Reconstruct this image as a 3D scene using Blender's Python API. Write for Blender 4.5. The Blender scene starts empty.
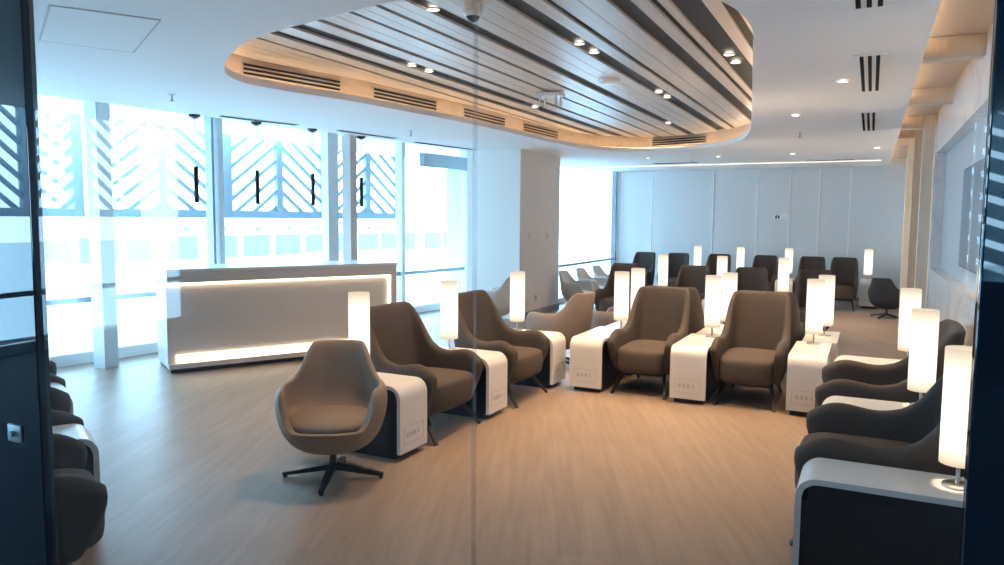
import bpy, bmesh, math, random
from mathutils import Vector, Matrix
random.seed(7)
sc = bpy.context.scene
C = sc.collection
PI = math.pi

# ------------------------------------------------------------------ materials
def mat(name, col, rough=.5, metal=0, spec=.5, emit=None, estr=0, noise=0, nscale=8, bump=0, bscale=200, coat=0):
    m = bpy.data.materials.new(name); m.use_nodes = True
    nt = m.node_tree; b = nt.nodes['Principled BSDF']
    b.inputs['Base Color'].default_value = (*col, 1)
    b.inputs['Roughness'].default_value = rough
    b.inputs['Metallic'].default_value = metal
    b.inputs['Specular IOR Level'].default_value = spec
    b.inputs['Coat Weight'].default_value = coat
    if emit:
        b.inputs['Emission Color'].default_value = (*emit, 1)
        b.inputs['Emission Strength'].default_value = estr
    tc = nt.nodes.new('ShaderNodeTexCoord')
    if noise:
        n = nt.nodes.new('ShaderNodeTexNoise'); n.inputs['Scale'].default_value = nscale; n.inputs['Detail'].default_value = 4
        nt.links.new(tc.outputs['Object'], n.inputs['Vector'])
        r = nt.nodes.new('ShaderNodeMapRange'); r.inputs['To Min'].default_value = 1-noise; r.inputs['To Max'].default_value = 1+noise
        nt.links.new(n.outputs['Fac'], r.inputs['Value'])
        mx = nt.nodes.new('ShaderNodeVectorMath'); mx.operation = 'SCALE'
        mx.inputs[0].default_value = col
        nt.links.new(r.outputs['Result'], mx.inputs['Scale'])
        nt.links.new(mx.outputs['Vector'], b.inputs['Base Color'])
    if bump:
        n2 = nt.nodes.new('ShaderNodeTexNoise'); n2.inputs['Scale'].default_value = bscale
        nt.links.new(tc.outputs['Object'], n2.inputs['Vector'])
        bp = nt.nodes.new('ShaderNodeBump'); bp.inputs['Strength'].default_value = bump; bp.inputs['Distance'].default_value = .004
        nt.links.new(n2.outputs['Fac'], bp.inputs['Height'])
        nt.links.new(bp.outputs['Normal'], b.inputs['Normal'])
    return m

def emission(name, col, s):
    m = bpy.data.materials.new(name); m.use_nodes = True
    nt = m.node_tree; nt.nodes.clear()
    o = nt.nodes.new('ShaderNodeOutputMaterial'); e = nt.nodes.new('ShaderNodeEmission')
    e.inputs['Color'].default_value = (*col, 1); e.inputs['Strength'].default_value = s
    nt.links.new(e.outputs[0], o.inputs[0]); return m

def lampshade_mat():
    # a lit fabric shade: brightest around the bulb, a little warmer towards its two rims
    m = bpy.data.materials.new('lit_fabric'); m.use_nodes = True
    nt = m.node_tree; nt.nodes.clear()
    o = nt.nodes.new('ShaderNodeOutputMaterial'); e = nt.nodes.new('ShaderNodeEmission')
    tc = nt.nodes.new('ShaderNodeTexCoord'); sp = nt.nodes.new('ShaderNodeSeparateXYZ')
    nt.links.new(tc.outputs['Generated'], sp.inputs[0])
    cr = nt.nodes.new('ShaderNodeValToRGB'); el = cr.color_ramp.elements
    el[0].position = 0; el[0].color = (.52, .38, .26, 1)
    el[1].position = 1; el[1].color = (.50, .40, .29, 1)
    for p, c in ((.16, (1, .86, .66, 1)), (.45, (1, .93, .80, 1)), (.8, (.98, .82, .64, 1))):
        q = el.new(p); q.color = c
    nt.links.new(sp.outputs['Z'], cr.inputs[0]); nt.links.new(cr.outputs[0], e.inputs['Color'])
    e.inputs['Strength'].default_value = LAMP
    nt.links.new(e.outputs[0], o.inputs[0]); return m

def pane_mat(name, tint, ior=1.5, veil=1.0):
    m = bpy.data.materials.new(name); m.use_nodes = True
    nt = m.node_tree; nt.nodes.clear()
    o = nt.nodes.new('ShaderNodeOutputMaterial'); t = nt.nodes.new('ShaderNodeBsdfTransparent')
    g = nt.nodes.new('ShaderNodeBsdfGlossy'); g.inputs['Roughness'].default_value = 0
    t.inputs['Color'].default_value = (*tint, 1)
    x = nt.nodes.new('ShaderNodeMixShader')
    ge = nt.nodes.new('ShaderNodeNewGeometry'); dt = nt.nodes.new('ShaderNodeVectorMath'); dt.operation = 'DOT_PRODUCT'
    nt.links.new(ge.outputs['Normal'], dt.inputs[0]); nt.links.new(ge.outputs['Incoming'], dt.inputs[1])
    def math_(op, a, b=None):
        n = nt.nodes.new('ShaderNodeMath'); n.operation = op
        for k, v in enumerate((a, b)):
            if v is None: continue
            if isinstance(v, (int, float)): n.inputs[k].default_value = v
            else: nt.links.new(v, n.inputs[k])
        return n.outputs[0]
    r0 = ((ior-1)/(ior+1))**2
    sch = math_('POWER', math_('SUBTRACT', 1.0, math_('ABSOLUTE', dt.outputs['Value'])), 5.0)
    fr = math_('MULTIPLY', math_('ADD', math_('MULTIPLY', sch, 1-r0), r0), veil)
    nt.links.new(fr, x.inputs[0])
    nt.links.new(t.outputs[0], x.inputs[1]); nt.links.new(g.outputs[0], x.inputs[2])
    nt.links.new(x.outputs[0], o.inputs[0]); return m

def floor_mat():
    m = bpy.data.materials.new('oak_planks'); m.use_nodes = True
    nt = m.node_tree; b = nt.nodes['Principled BSDF']
    tc = nt.nodes.new('ShaderNodeTexCoord'); mp = nt.nodes.new('ShaderNodeMapping')
    mp.inputs['Rotation'].default_value = (0, 0, -math.radians(90+24))
    nt.links.new(tc.outputs['Object'], mp.inputs[0])
    br = nt.nodes.new('ShaderNodeTexBrick')
    br.inputs['Scale'].default_value = 1; br.inputs['Brick Width'].default_value = 1.3; br.inputs['Row Height'].default_value = .13
    br.inputs['Mortar Size'].default_value = .0015; br.inputs['Mortar Smooth'].default_value = 0; br.offset = .37
    br.inputs['Color1'].default_value = (.285, .207, .156, 1); br.inputs['Color2'].default_value = (.325, .238, .183, 1)
    br.inputs['Mortar'].default_value = (.28, .20, .14, 1)
    nt.links.new(mp.outputs[0], br.inputs['Vector'])
    m2 = nt.nodes.new('ShaderNodeMapping'); m2.inputs['Scale'].default_value = (1.2, 14, 1)
    nt.links.new(mp.outputs[0], m2.inputs[0])
    n = nt.nodes.new('ShaderNodeTexNoise'); n.inputs['Scale'].default_value = 1.6; n.inputs['Detail'].default_value = 6
    nt.links.new(m2.outputs[0], n.inputs['Vector'])
    r = nt.nodes.new('ShaderNodeMapRange'); r.inputs['From Min'].default_value = .3; r.inputs['From Max'].default_value = .7
    r.inputs['To Min'].default_value = .87; r.inputs['To Max'].default_value = 1.10
    nt.links.new(n.outputs['Fac'], r.inputs[0])
    v = nt.nodes.new('ShaderNodeVectorMath'); v.operation = 'SCALE'
    nt.links.new(br.outputs['Color'], v.inputs[0]); nt.links.new(r.outputs[0], v.inputs['Scale'])
    nt.links.new(v.outputs[0], b.inputs['Base Color'])
    b.inputs['Roughness'].default_value = .42; b.inputs['Specular IOR Level'].default_value = .32
    return m

def marble_mat():
    m = bpy.data.materials.new('pale_marble'); m.use_nodes = True
    nt = m.node_tree; b = nt.nodes['Principled BSDF']
    tc = nt.nodes.new('ShaderNodeTexCoord')
    n = nt.nodes.new('ShaderNodeTexNoise'); n.inputs['Scale'].default_value = 1.1; n.inputs['Detail'].default_value = 5; n.inputs['Distortion'].default_value = 1.2
    nt.links.new(tc.outputs['Object'], n.inputs['Vector'])
    cr = nt.nodes.new('ShaderNodeValToRGB'); e = cr.color_ramp.elements
    e[0].position = .46; e[0].color = (.66, .66, .65, 1); e[1].position = .54; e[1].color = (.67, .67, .66, 1)
    q = e.new(.495); q.color = (.54, .54, .53, 1); q = e.new(.505); q.color = (.64, .64, .63, 1)
    nt.links.new(n.outputs['Fac'], cr.inputs[0]); nt.links.new(cr.outputs[0], b.inputs['Base Color'])
    b.inputs['Roughness'].default_value = .22
    return m

def streak_wood(name, c1, c2, rough=.4, sc_=(18, 1.0, 18)):
    m = bpy.data.materials.new(name); m.use_nodes = True
    nt = m.node_tree; b = nt.nodes['Principled BSDF']
    tc = nt.nodes.new('ShaderNodeTexCoord'); mp = nt.nodes.new('ShaderNodeMapping'); mp.inputs['Scale'].default_value = sc_
    nt.links.new(tc.outputs['Object'], mp.inputs[0])
    n = nt.nodes.new('ShaderNodeTexNoise'); n.inputs['Scale'].default_value = 1.5; n.inputs['Detail'].default_value = 5
    nt.links.new(mp.outputs[0], n.inputs['Vector'])
    cr = nt.nodes.new('ShaderNodeValToRGB'); e = cr.color_ramp.elements
    e[0].position = .35; e[0].color = (*c1, 1); e[1].position = .65; e[1].color = (*c2, 1)
    nt.links.new(n.outputs['Fac'], cr.inputs[0]); nt.links.new(cr.outputs[0], b.inputs['Base Color'])
    b.inputs['Roughness'].default_value = rough
    return m

LAMP = 1.08
M = {}
M['floor'] = floor_mat()
M['ceil'] = mat('white_plaster', (.90, .885, .87), .7, noise=.01, nscale=2)
M['wood_slat'] = streak_wood('slat_wood', (.52, .44, .375), (.62, .53, .455), .36)
M['wood_fascia'] = streak_wood('fascia_wood', (.44, .335, .24), (.51, .395, .29), .45)
M['cove'] = mat('cove_beige', (.55, .44, .34), .6)
M['dark'] = mat('dark_gap', (.02, .018, .016), .7)
M['fab'] = mat('taupe_fabric', (.068, .052, .043), .78, spec=.3, noise=.10, nscale=9, bump=.25, bscale=260)
M['fab_seat'] = mat('taupe_seat_fabric', (.082, .062, .050), .82, spec=.25, noise=.08, nscale=9, bump=.25, bscale=260)
M['tan'] = mat('tan_leather', (.28, .20, .148), .62, spec=.35, noise=.06, nscale=7, bump=.12, bscale=160)
M['tan_out'] = mat('tan_shell', (.24, .175, .13), .5, spec=.4, noise=.06, nscale=7)
M['grey'] = mat('grey_leather', (.56, .56, .56), .6, spec=.4, noise=.05, nscale=7)
M['charcoal'] = mat('charcoal_fabric', (.03, .032, .038), .8, spec=.25, noise=.1, nscale=8)
M['black'] = mat('black_metal', (.018, .018, .02), .38, metal=.2)
M['blackbox'] = mat('black_laminate', (.012, .013, .017), .35)
M['white'] = mat('white_laminate', (.68, .655, .63), .3, spec=.5)
M['line'] = mat('grey_line', (.50, .47, .44), .6)
M['chrome'] = mat('brushed_steel', (.6, .58, .55), .28, metal=1)
M['deskstone'] = mat('desk_stone', (.66, .61, .57), .45, noise=.06, nscale=5)
M['desktop'] = mat('desk_white', (.8, .78, .75), .3)
M['wall_white'] = mat('wall_white', (.80, .76, .72), .6)
M['wall_dark'] = mat('corridor_paint', (.06, .07, .085), .6)
M['panel'] = mat('pale_wall_panel', (.72, .75, .77), .18, spec=.6)
M['seam'] = mat('panel_trim', (.95, .95, .95), .15)
M['marble'] = marble_mat()
M['recess'] = mat('recess_grey', (.42, .43, .44), .4)
M['fin'] = streak_wood('fin_wood', (.62, .50, .38), (.68, .56, .43), .5, (18, 18, 1))
M['finb'] = streak_wood('fin_brown', (.30, .22, .155), (.36, .27, .19), .5, (18, 18, 1))
M['carpet'] = mat('dark_carpet', (.03, .034, .04), .9, noise=.2, nscale=30)
M['screen'] = mat('tv_screen', (.10, .115, .13), .4)
M['jamb'] = mat('black_glass', (.008, .015, .026), .015, spec=.5)
M['mull'] = mat('window_metal', (.66, .71, .74), .4, metal=.1)
M['mullw'] = mat('window_trim', (.62, .56, .52), .6)
M['rail'] = mat('rail_metal', (.30, .36, .40), .4, metal=.4)
M['pane'] = pane_mat('window_glass', (.95, .985, 1.0), 1.45, .6)
M['glass'] = pane_mat('partition_glass', (.97, .98, .985), 1.5, 1.0)
M['joint'] = pane_mat('silicone_joint', (.86, .88, .9), 1.5, 1.6)
M['fscreen'] = mat('facade_metal', (.22, .31, .37), .6)
M['bwhite'] = mat('terminal_white', (.82, .84, .85), .7)
M['bglass'] = mat('terminal_glass', (.10, .26, .36), .2)
M['apron'] = mat('apron_concrete', (.46, .52, .55), .9, noise=.08, nscale=.3)
M['cyanwall'] = mat('pale_blue_cladding', (.42, .66, .76), .6)
M['vent'] = mat('vent_dark', (.006, .005, .005), .8, spec=.1)
M['ventw'] = mat('vent_white', (.74, .72, .70), .5)
M['blind'] = mat('blind_grey', (.34, .40, .44), .7)
M['led'] = emission('warm_led', (1, .74, .46), 9)
M['ledcove'] = emission('cove_led', (1, .72, .46), 12)
M['ledpost'] = emission('post_led', (1, .76, .48), 9)
M['leddesk'] = emission('desk_led', (1, .80, .56), 3.2)
M['spot'] = emission('downlight_glow', (1, .86, .68), 6)
M['shade'] = lampshade_mat()

# ------------------------------------------------------------------ helpers
def obj(name, bm, m, parent=None, smooth=True, sub=0, loc=None, rz=0, angle=35):
    me = bpy.data.meshes.new(name)
    bmesh.ops.recalc_face_normals(bm, faces=bm.faces)
    bm.to_mesh(me); bm.free()
    me.materials.append(m)
    if smooth:
        me.shade_smooth()
        if not sub: me.set_sharp_from_angle(angle=math.radians(angle))
    o = bpy.data.objects.new(name, me); C.objects.link(o)
    if parent: o.parent = parent
    if loc: o.location = loc
    o.rotation_euler.z = rz
    if sub:
        md = o.modifiers.new('sub', 'SUBSURF'); md.levels = sub; md.render_levels = sub
    return o

def tag(o, label, cat, group=None):
    o['label'] = label; o['category'] = cat
    if group: o['group'] = group
    elif 'group' in o: del o['group']
    return o

def thing(name, label, cat, loc=(0, 0, 0), rz=0, group=None):
    o = bpy.data.objects.new(name, None); C.objects.link(o)
    o.location = loc; o.rotation_euler.z = rz; o.empty_display_size = .2
    return tag(o, label, cat, group)

def struct(name, bm, m, parent=None, smooth=False):
    o = obj(name, bm, m, parent, smooth=smooth)
    if not parent: o['kind'] = 'structure'
    return o

def dup(root, loc, rz, label, group=None, scale=None):
    r = root.copy(); C.objects.link(r); r.location = loc; r.rotation_euler.z = rz
    r['label'] = label
    if group: r['group'] = group
    if scale: r.scale = scale
    for ch in list(root.children):
        c = ch.copy(); C.objects.link(c); c.parent = r
        for g in list(ch.children):
            d = g.copy(); C.objects.link(d); d.parent = c
    return r

def B(): return bmesh.new()

def box(bm, x0, x1, y0, y1, z0, z1, bev=0, mtx=None):
    vs = bmesh.ops.create_cube(bm, size=1)['verts']
    bmesh.ops.scale(bm, vec=(x1-x0, y1-y0, z1-z0), verts=vs)
    bmesh.ops.translate(bm, vec=((x0+x1)/2, (y0+y1)/2, (z0+z1)/2), verts=vs)
    if bev:
        es = list({e for v in vs for e in v.link_edges})
        r = bmesh.ops.bevel(bm, geom=es, offset=bev, segments=3, profile=.5, affect='EDGES')
        vs = list({v for f in r['faces'] for v in f.verts} | {v for v in vs if v.is_valid})
    if mtx: bmesh.ops.transform(bm, matrix=mtx, verts=vs)
    return bm

def bar(bm, a, b, w, d=None, w2=None, up=(0, 0, 1)):
    """bar from a to b, section w x d, tapering to w2"""
    a = Vector(a); b = Vector(b); d = d or w; k = (w2 or w)/w
    t = (b-a).normalized(); u = Vector(up)
    if abs(t.dot(u)) > .95: u = Vector((1, 0, 0))
    s = t.cross(u).normalized(); u = s.cross(t).normalized()
    v = []
    for p, q in ((a, 1), (b, k)):
        for i, j in ((-1, -1), (1, -1), (1, 1), (-1, 1)):
            v.append(bm.verts.new(p+s*(i*w*q/2)+u*(j*d*q/2)))
    for f in ((0, 1, 2, 3), (7, 6, 5, 4), (0, 4, 5, 1), (1, 5, 6, 2), (2, 6, 7, 3), (3, 7, 4, 0)):
        bm.faces.new([v[i] for i in f])
    return bm

def lathe(bm, prof, n=24, c=(0, 0, 0), cap=True):
    rings = []
    for r, z in prof:
        rings.append([bm.verts.new((c[0]+r*math.cos(2*PI*i/n), c[1]+r*math.sin(2*PI*i/n), c[2]+z)) for i in range(n)])
    for a, b in zip(rings, rings[1:]):
        for i in range(n): bm.faces.new((a[i], a[(i+1) % n], b[(i+1) % n], b[i]))
    if cap:
        bm.faces.new(rings[0][::-1]); bm.faces.new(rings[-1])
    return bm

def loops(bm, L, closed=True, cap=True):
    V = [[bm.verts.new(p) for p in l] for l in L]
    n = len(L[0])
    for a, b in zip(V, V[1:]):
        for i in range(n if closed else n-1): bm.faces.new((a[i], a[(i+1) % n], b[(i+1) % n], b[i]))
    if cap: bm.faces.new(V[0][::-1]); bm.faces.new(V[-1])
    return bm

def prism(bm, poly, z0, z1):
    a = [bm.verts.new((x, y, z0)) for x, y in poly]; b = [bm.verts.new((x, y, z1)) for x, y in poly]
    n = len(poly)
    bm.faces.new(a[::-1]); bm.faces.new(b)
    for i in range(n): bm.faces.new((a[i], a[(i+1) % n], b[(i+1) % n], b[i]))
    return bm

def smooth(a, b, x):
    t = min(1, max(0, (x-a)/(b-a))); return t*t*(3-2*t)

# ------------------------------------------------------------------ camera
F, YAW, PT, RO, H = 740, math.radians(26.43), math.radians(4.9), math.radians(-.45), 1.6
fw = Vector((-math.sin(YAW)*math.cos(PT), math.cos(YAW)*math.cos(PT), -math.sin(PT)))
rt0 = Vector((math.cos(YAW), math.sin(YAW), 0)); up0 = rt0.cross(fw)
rt = rt0*math.cos(RO)-up0*math.sin(RO); up = up0*math.cos(RO)+rt0*math.sin(RO)
cd = bpy.data.cameras.new('camera'); cam = bpy.data.objects.new('camera', cd); C.objects.link(cam)
cam.matrix_world = Matrix(((rt.x, up.x, -fw.x, 0), (rt.y, up.y, -fw.y, 0), (rt.z, up.z, -fw.z, H), (0, 0, 0, 1)))
cd.sensor_width = 36; cd.lens = F/1004*36; cd.clip_start = .05; cd.clip_end = 400
sc.camera = cam

# ------------------------------------------------------------------ room shell
CZ = 2.7
struct('floor', box(B(), -9.9, 4.2, 1.0, 16.7, -.2, 0), M['floor'])
struct('floor_corridor', box(B(), -9.9, 4.2, -7.2, 1.0, -.2, 0), M['carpet'])

def outline(pts, n=6):
    """closed Catmull-Rom through pts"""
    out = []; k = len(pts)
    for i in range(k):
        p0, p1, p2, p3 = [Vector(pts[(i+j-1) % k]) for j in range(4)]
        for s in range(n):
            t = s/n
            out.append(tuple(.5*((2*p1)+(p2-p0)*t+(2*p0-5*p1+4*p2-p3)*t*t+(3*p1-p0-3*p2+p3)*t**3)))
    return out
COF = outline([(-4.66, 4.55), (-4.42, 4.16), (-3.95, 3.78), (-3.52, 3.53), (-3.0, 3.38), (-2.19, 3.22), (-1.5, 3.2), (-1.02, 3.45), (-.75, 3.85), (-.66, 4.45),
               (-.78, 5.4), (-1.12, 7.8), (-1.34, 9.3), (-1.52, 10.2), (-1.78, 10.95), (-2.3, 11.55), (-2.9, 11.85), (-3.45, 11.8), (-3.9, 11.3), (-4.1, 10.6),
               (-4.18, 8.9), (-4.22, 7.78), (-4.43, 5.9), (-4.64, 5.0)])
cen = Vector((-2.7, 7.3))
def off(pts, d):
    n = len(pts); out = []
    for i in range(n):
        a = Vector(pts[i-1]); b = Vector(pts[(i+1) % n]); t = (b-a).normalized()
        nrm = Vector((t.y, -t.x))
        out.append(tuple(Vector(pts[i])+nrm*d))
    return out
area = sum(COF[i-1][0]*COF[i][1]-COF[i][0]*COF[i-1][1] for i in range(len(COF)))
SG = 1 if area > 0 else -1            # +d*SG moves outwards

def ceiling_bm():
    bm = B()
    outer = [(-8.3, -7.0), (4.1, -7.0), (4.1, 1.0), (.26, 1.0), (.26, 16.6), (-5.9, 16.6), (-5.9, 10.85), (-6.62, 5.9), (-8.25, -5.5)]
    for z in (CZ,):
        eds = []
        for poly in (outer, COF):
            v = [bm.verts.new((x, y, z)) for x, y in poly]
            eds += [bm.edges.new((v[i], v[(i+1) % len(v)])) for i in range(len(v))]
        bmesh.ops.triangle_fill(bm, use_beauty=True, use_dissolve=False, edges=eds)
    r = bmesh.ops.extrude_face_region(bm, geom=bm.faces[:])
    bmesh.ops.translate(bm, vec=(0, 0, .06), verts=[v for v in r['geom'] if isinstance(v, bmesh.types.BMVert)])
    return bm
struct('ceiling', ceiling_bm(), M['ceil'])
struct('ceiling_upper', box(B(), -9.9, 4.2, -7.2, 16.8, 3.2, 3.3), M['ceil'])
struct('ceiling_pocket', box(B(), -9.9, -5.6, -7.1, 16.6, 3.0, 3.06), M['ceil'])
# coffer: fascia set back behind the lip of the opening, with the ledge that carries the cove light
def ring_wall(bm, pts, z0, z1, t):
    inn = pts; out = off(pts, t*SG); n = len(pts)
    L = []
    for i in range(n+1):
        a = inn[i % n]; b = out[i % n]
        L.append([(a[0], a[1], z0), (b[0], b[1], z0), (b[0], b[1], z1), (a[0], a[1], z1)])
    return loops(bm, L, cap=False)
FAS = off(COF, .15*SG)
struct('trim_1', ring_wall(B(), FAS, CZ+.055, 3.06, .04), M['wood_fascia'], smooth=True)
led = off(COF, .05*SG)
bm = B(); n = len(led)
for i in range(n):
    a, b = led[i], led[(i+1) % n]
    bar(bm, (a[0], a[1], CZ+.063), (b[0], b[1], CZ+.063), .02, .005)
tag(obj('cove_light', bm, M['ledcove'], smooth=False), 'warm strip light hidden behind the lip of the curved ceiling opening', 'strip light')

# slats: planks running along the room, clipped to the opening
def clip_y(pts, x):
    ys = []
    n = len(pts)
    for i in range(n):
        a, b = pts[i-1], pts[i]
        if (a[0]-x)*(b[0]-x) < 0: ys.append(a[1]+(b[1]-a[1])*(x-a[0])/(b[0]-a[0]))
    return (min(ys), max(ys)) if ys else None
slat = thing('slat_ceiling', 'grey brown timber slat ceiling with dark gaps inside the curved opening', 'slat ceiling', (-2.7, 7.3, 2.95))
SL = off(COF, .148*SG)
SX0 = min(p[0] for p in SL)+.02; SX1 = max(p[0] for p in SL)-.02
gaps = [(-4.22, .03), (-3.98, .09), (-3.70, .12), (-3.45, .05), (-3.13, .03), (-2.88, .035), (-2.60, .10), (-2.07, .12), (-1.86, .04), (-1.46, .11), (-1.27, .04), (-1.09, .15), (-.87, .06)]
edges = [SX0]+[v for g, w in gaps for v in (g-w*.6, g+w*.6)]+[SX1]
for i in range(0, len(edges), 2):
    x0, x1 = edges[i], edges[i+1]
    k = max(1, round((x1-x0)/.125))
    for j in range(k):
        a = x0+(x1-x0)*j/k+.002; b = x0+(x1-x0)*(j+1)/k-.002
        ya = [clip_y(SL, q) for q in (a, (a+b)/2, b)]
        if None in ya: continue
        lo = [q[0] for q in ya]; hi = [q[1] for q in ya]
        poly = [(a+2.7, lo[0]-7.3), ((a+b)/2+2.7, lo[1]-7.3), (b+2.7, lo[2]-7.3), (b+2.7, hi[2]-7.3), ((a+b)/2+2.7, hi[1]-7.3), (a+2.7, hi[0]-7.3)]
        obj('plank', prism(B(), poly, 0, .02), M['wood_slat'], slat, smooth=False)
bk = obj('backing', prism(B(), [(x+2.7, y-7.3) for x, y in off(COF, .145*SG)], .022, .04), M['dark'], slat, smooth=False)

# linear vents let into the fascia
def pt_on_fascia(y, side):
    best = None
    for i in range(len(FAS)):
        a, b = FAS[i-1], FAS[i]
        if (a[1]-y)*(b[1]-y) <= 0 and a[1] != b[1]:
            x = a[0]+(b[0]-a[0])*(y-a[1])/(b[1]-a[1])
            if best is None or (x < best if side < 0 else x > best): best = x
    return best
def vent_pts(y0, y1, z): return (pt_on_fascia(y0, -1), y0, z), (pt_on_fascia(y1, -1), y1, z)
def fascia_vent(a, b, label):
    a = Vector(a); b = Vector(b); mid = (a+b)/2; L = (b-a).length
    ang = math.atan2(b.y-a.y, b.x-a.x)
    t = thing('fascia_vent', label, 'air vent', (mid.x, mid.y, mid.z), ang, 'linear vents in the curved fascia')
    for k in range(3):
        bm = B(); box(bm, -L/2, L/2, -.012, .012, -.041+k*.036, -.045+k*.036+.022)
        obj('slot', bm, M['vent'], t, smooth=False)
    bm = B(); box(bm, -L/2-.02, L/2+.02, -.005, .005, -.06, .06)
    obj('frame', bm, M['wood_fascia'], t, smooth=False)
for y0, y1, lab in ((4.75, 5.75, 'three slot linear vent at the window-side left end of the curved wooden fascia'),
                    (6.2, 7.2, 'three slot linear vent second from the left on the wooden fascia'),
                    (7.75, 8.75, 'three slot linear vent third from the left on the wooden fascia'),
                    (9.3, 10.4, 'three slot linear vent nearest the pillar on the wooden fascia')):
    p = vent_pts(y0, y1, 2.85)
    fascia_vent(p[0], p[1], lab)
yb = max(p[1] for p in FAS)
def fas_top(x):
    r = clip_y(FAS, x); return r[1]
fascia_vent((-3.25, fas_top(-3.25)-.005, 2.85), (-2.35, fas_top(-2.35)-.005, 2.85), 'three slot linear vent on the far end of the curved fascia')

# downlights in the dark gaps
def downlight(x, y, label, z=2.955):
    t = thing('downlight', label, 'downlight', (x, y, z), 0, 'paired downlights in the slat ceiling' if z > 2.9 else 'downlights in the white ceiling')
    obj('bezel', lathe(B(), [(.045, .0), (.045, -.012), (.036, -.012), (.036, .0)], 20, cap=False), M['ventw'], t)
    obj('lens', lathe(B(), [(.036, -.004), (.036, .004)], 20), M['spot'], t)
    ld = bpy.data.lights.new('downlight_beam', 'SPOT'); ld.energy = SPOT_W*(.55 if x < -3.2 else 1); ld.color = (1, .68, .40)
    ld.spot_size = math.radians(105); ld.spot_blend = .7; ld.shadow_soft_size = .12
    lo = bpy.data.objects.new('downlight_beam', ld); C.objects.link(lo); lo.location = (0, 0, -.03); lo.parent = t
SPOT_W = 84
for x, y, lab in ((-2.07, 5.47, 'nearer of the two round downlights in the middle dark gap'), (-2.07, 5.8, 'further of the front pair of downlights in the middle dark gap'),
                  (-2.07, 7.85, 'nearer of the back pair of downlights in the middle dark gap'), (-2.07, 8.2, 'further of the back pair of downlights in the middle dark gap'),
                  (-1.10, 6.33, 'nearer downlight of the pair beside the right edge of the slat ceiling'), (-1.10, 6.66, 'further downlight of the pair beside the right edge of the slat ceiling'),
                  (-3.70, 5.62, 'nearer downlight in the dark gap beside the left fascia'), (-3.70, 5.9, 'second downlight in the dark gap beside the left fascia'),
                  (-3.70, 8.3, 'further downlight in the dark gap above the window-side chairs'), (-2.60, 10.4, 'downlight at the far end of the slat ceiling'),
                  (-2.60, 4.2, 'downlight at the near end of the slat ceiling by the dome camera')):
    downlight(x, y, lab)

def ceiling_downlight(x, y, label):
    downlight(x, y, label, CZ-.002)
for x, y, lab in ((-.25, 6.45, 'small downlight in the white ceiling beside the long grille'), (-.75, 8.3, 'small downlight in the white ceiling between the slats and the far grille'), (.02, 12.4, 'small downlight in the white ceiling near the timber frames'),
                  (-3.6, 13.0, 'added unseen downlight in the far white ceiling nearest the window'), (-2.4, 13.1, 'added unseen downlight in the far white ceiling above the middle of the far rows'), (-1.2, 13.0, 'added unseen downlight in the far white ceiling nearest the aisle')):  # these three downlights are added, only to brighten the far wall and rows
    ceiling_downlight(x, y, lab)

# small ceiling devices
t = thing('projector_mount', 'white four-legged mount hanging from the slat ceiling', 'ceiling mount', (-3.12, 7.4, 2.95))
obj('plate', box(B(), -.13, .13, -.10, .10, -.05, -.01, .012), M['white'], t)
for sx in (-1, 1):
    for sy in (-1, 1):
        obj('leg', lathe(B(), [(.012, -.15), (.012, -.05)], 10, (sx*.09, sy*.07, 0)), M['white'], t)
t = thing('access_point', 'flat round white detector on the slat ceiling between the downlights', 'detector', (-2.33, 7.0, 2.95))
obj('body', lathe(B(), [(.05, -.035), (.10, -.025), (.11, 0)], 24), M['ventw'], t)
t = thing('dome_camera', 'small white dome camera at the near edge of the slat ceiling', 'camera', (-2.33, 4.24, 2.95))
obj('housing', lathe(B(), [(.05, -.07), (.065, -.05), (.065, 0)], 24), M['white'], t)
obj('lens', lathe(B(), [(.012, -.105), (.034, -.09), (.045, -.07)], 20), M['black'], t)
def sprinkler(x, y, label):
    t = thing('sprinkler', label, 'sprinkler', (x, y, CZ), 0, 'sprinkler heads on the white ceiling')
    obj('rosette', lathe(B(), [(.03, -.008), (.035, .03)], 16), M['ventw'], t)
    obj('head', lathe(B(), [(.018, -.065), (.018, -.06), (.007, -.055), (.007, -.005)], 12), M['rail'], t)
sprinkler(-5.7, 4.75, 'small sprinkler head on the ceiling near the window, left of the desk lights')
sprinkler(-5.25, 7.95, 'small sprinkler head on the ceiling beyond the four pendants')
sprinkler(-.85, 10.0, 'small sprinkler head on the ceiling between the far grilles and the slats')
sprinkler(-2.95, 13.6, 'small sprinkler head on the ceiling beyond the end of the slats')
def grille(x, y0, y1, label):
    t = thing('ceiling_grille', label, 'air vent', (x, (y0+y1)/2, CZ), 0, 'three slot grilles along the right of the ceiling')
    L = (y1-y0)/2
    obj('frame', box(B(), -.10, .10, -L-.03, L+.03, -.008, .002), M['ceil'], t, smooth=False)
    for k in (-1, 0, 1): obj('slot', box(B(), k*.05-.012, k*.05+.012, -L, L, -.012, 0), M['vent'], t, smooth=False)
grille(-.06, 3.4, 4.3, 'three slot ceiling grille cut by the top of the picture'); grille(-.06, 5.55, 7.0, 'long three slot ceiling grille in the middle of the row')
grille(-.08, 8.4, 10.0, 'three slot ceiling grille furthest along the row')
def slot_v(a, b, label, w=.045):
    a = Vector(a); b = Vector(b); m = (a+b)/2; L = (b-a).length
    t = thing('slot_diffuser', label, 'air vent', (m.x, m.y, CZ), math.atan2(b.y-a.y, b.x-a.x), 'long narrow slot diffusers in the ceiling')
    obj('frame', box(B(), -L/2, L/2, -w, w, -.006, .002), M['ventw'], t, smooth=False)
    obj('slot', box(B(), -L/2+.02, L/2-.02, -w+.015, w-.015, -.010, 0), M['vent'], t, smooth=False)
slot_v((-6.42, 5.95), (-6.17, 6.9), 'slot diffuser above the left half of the desk by the window')
slot_v((-6.05, 7.5), (-5.93, 8.6), 'slot diffuser near the window right of the pendants')
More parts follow.
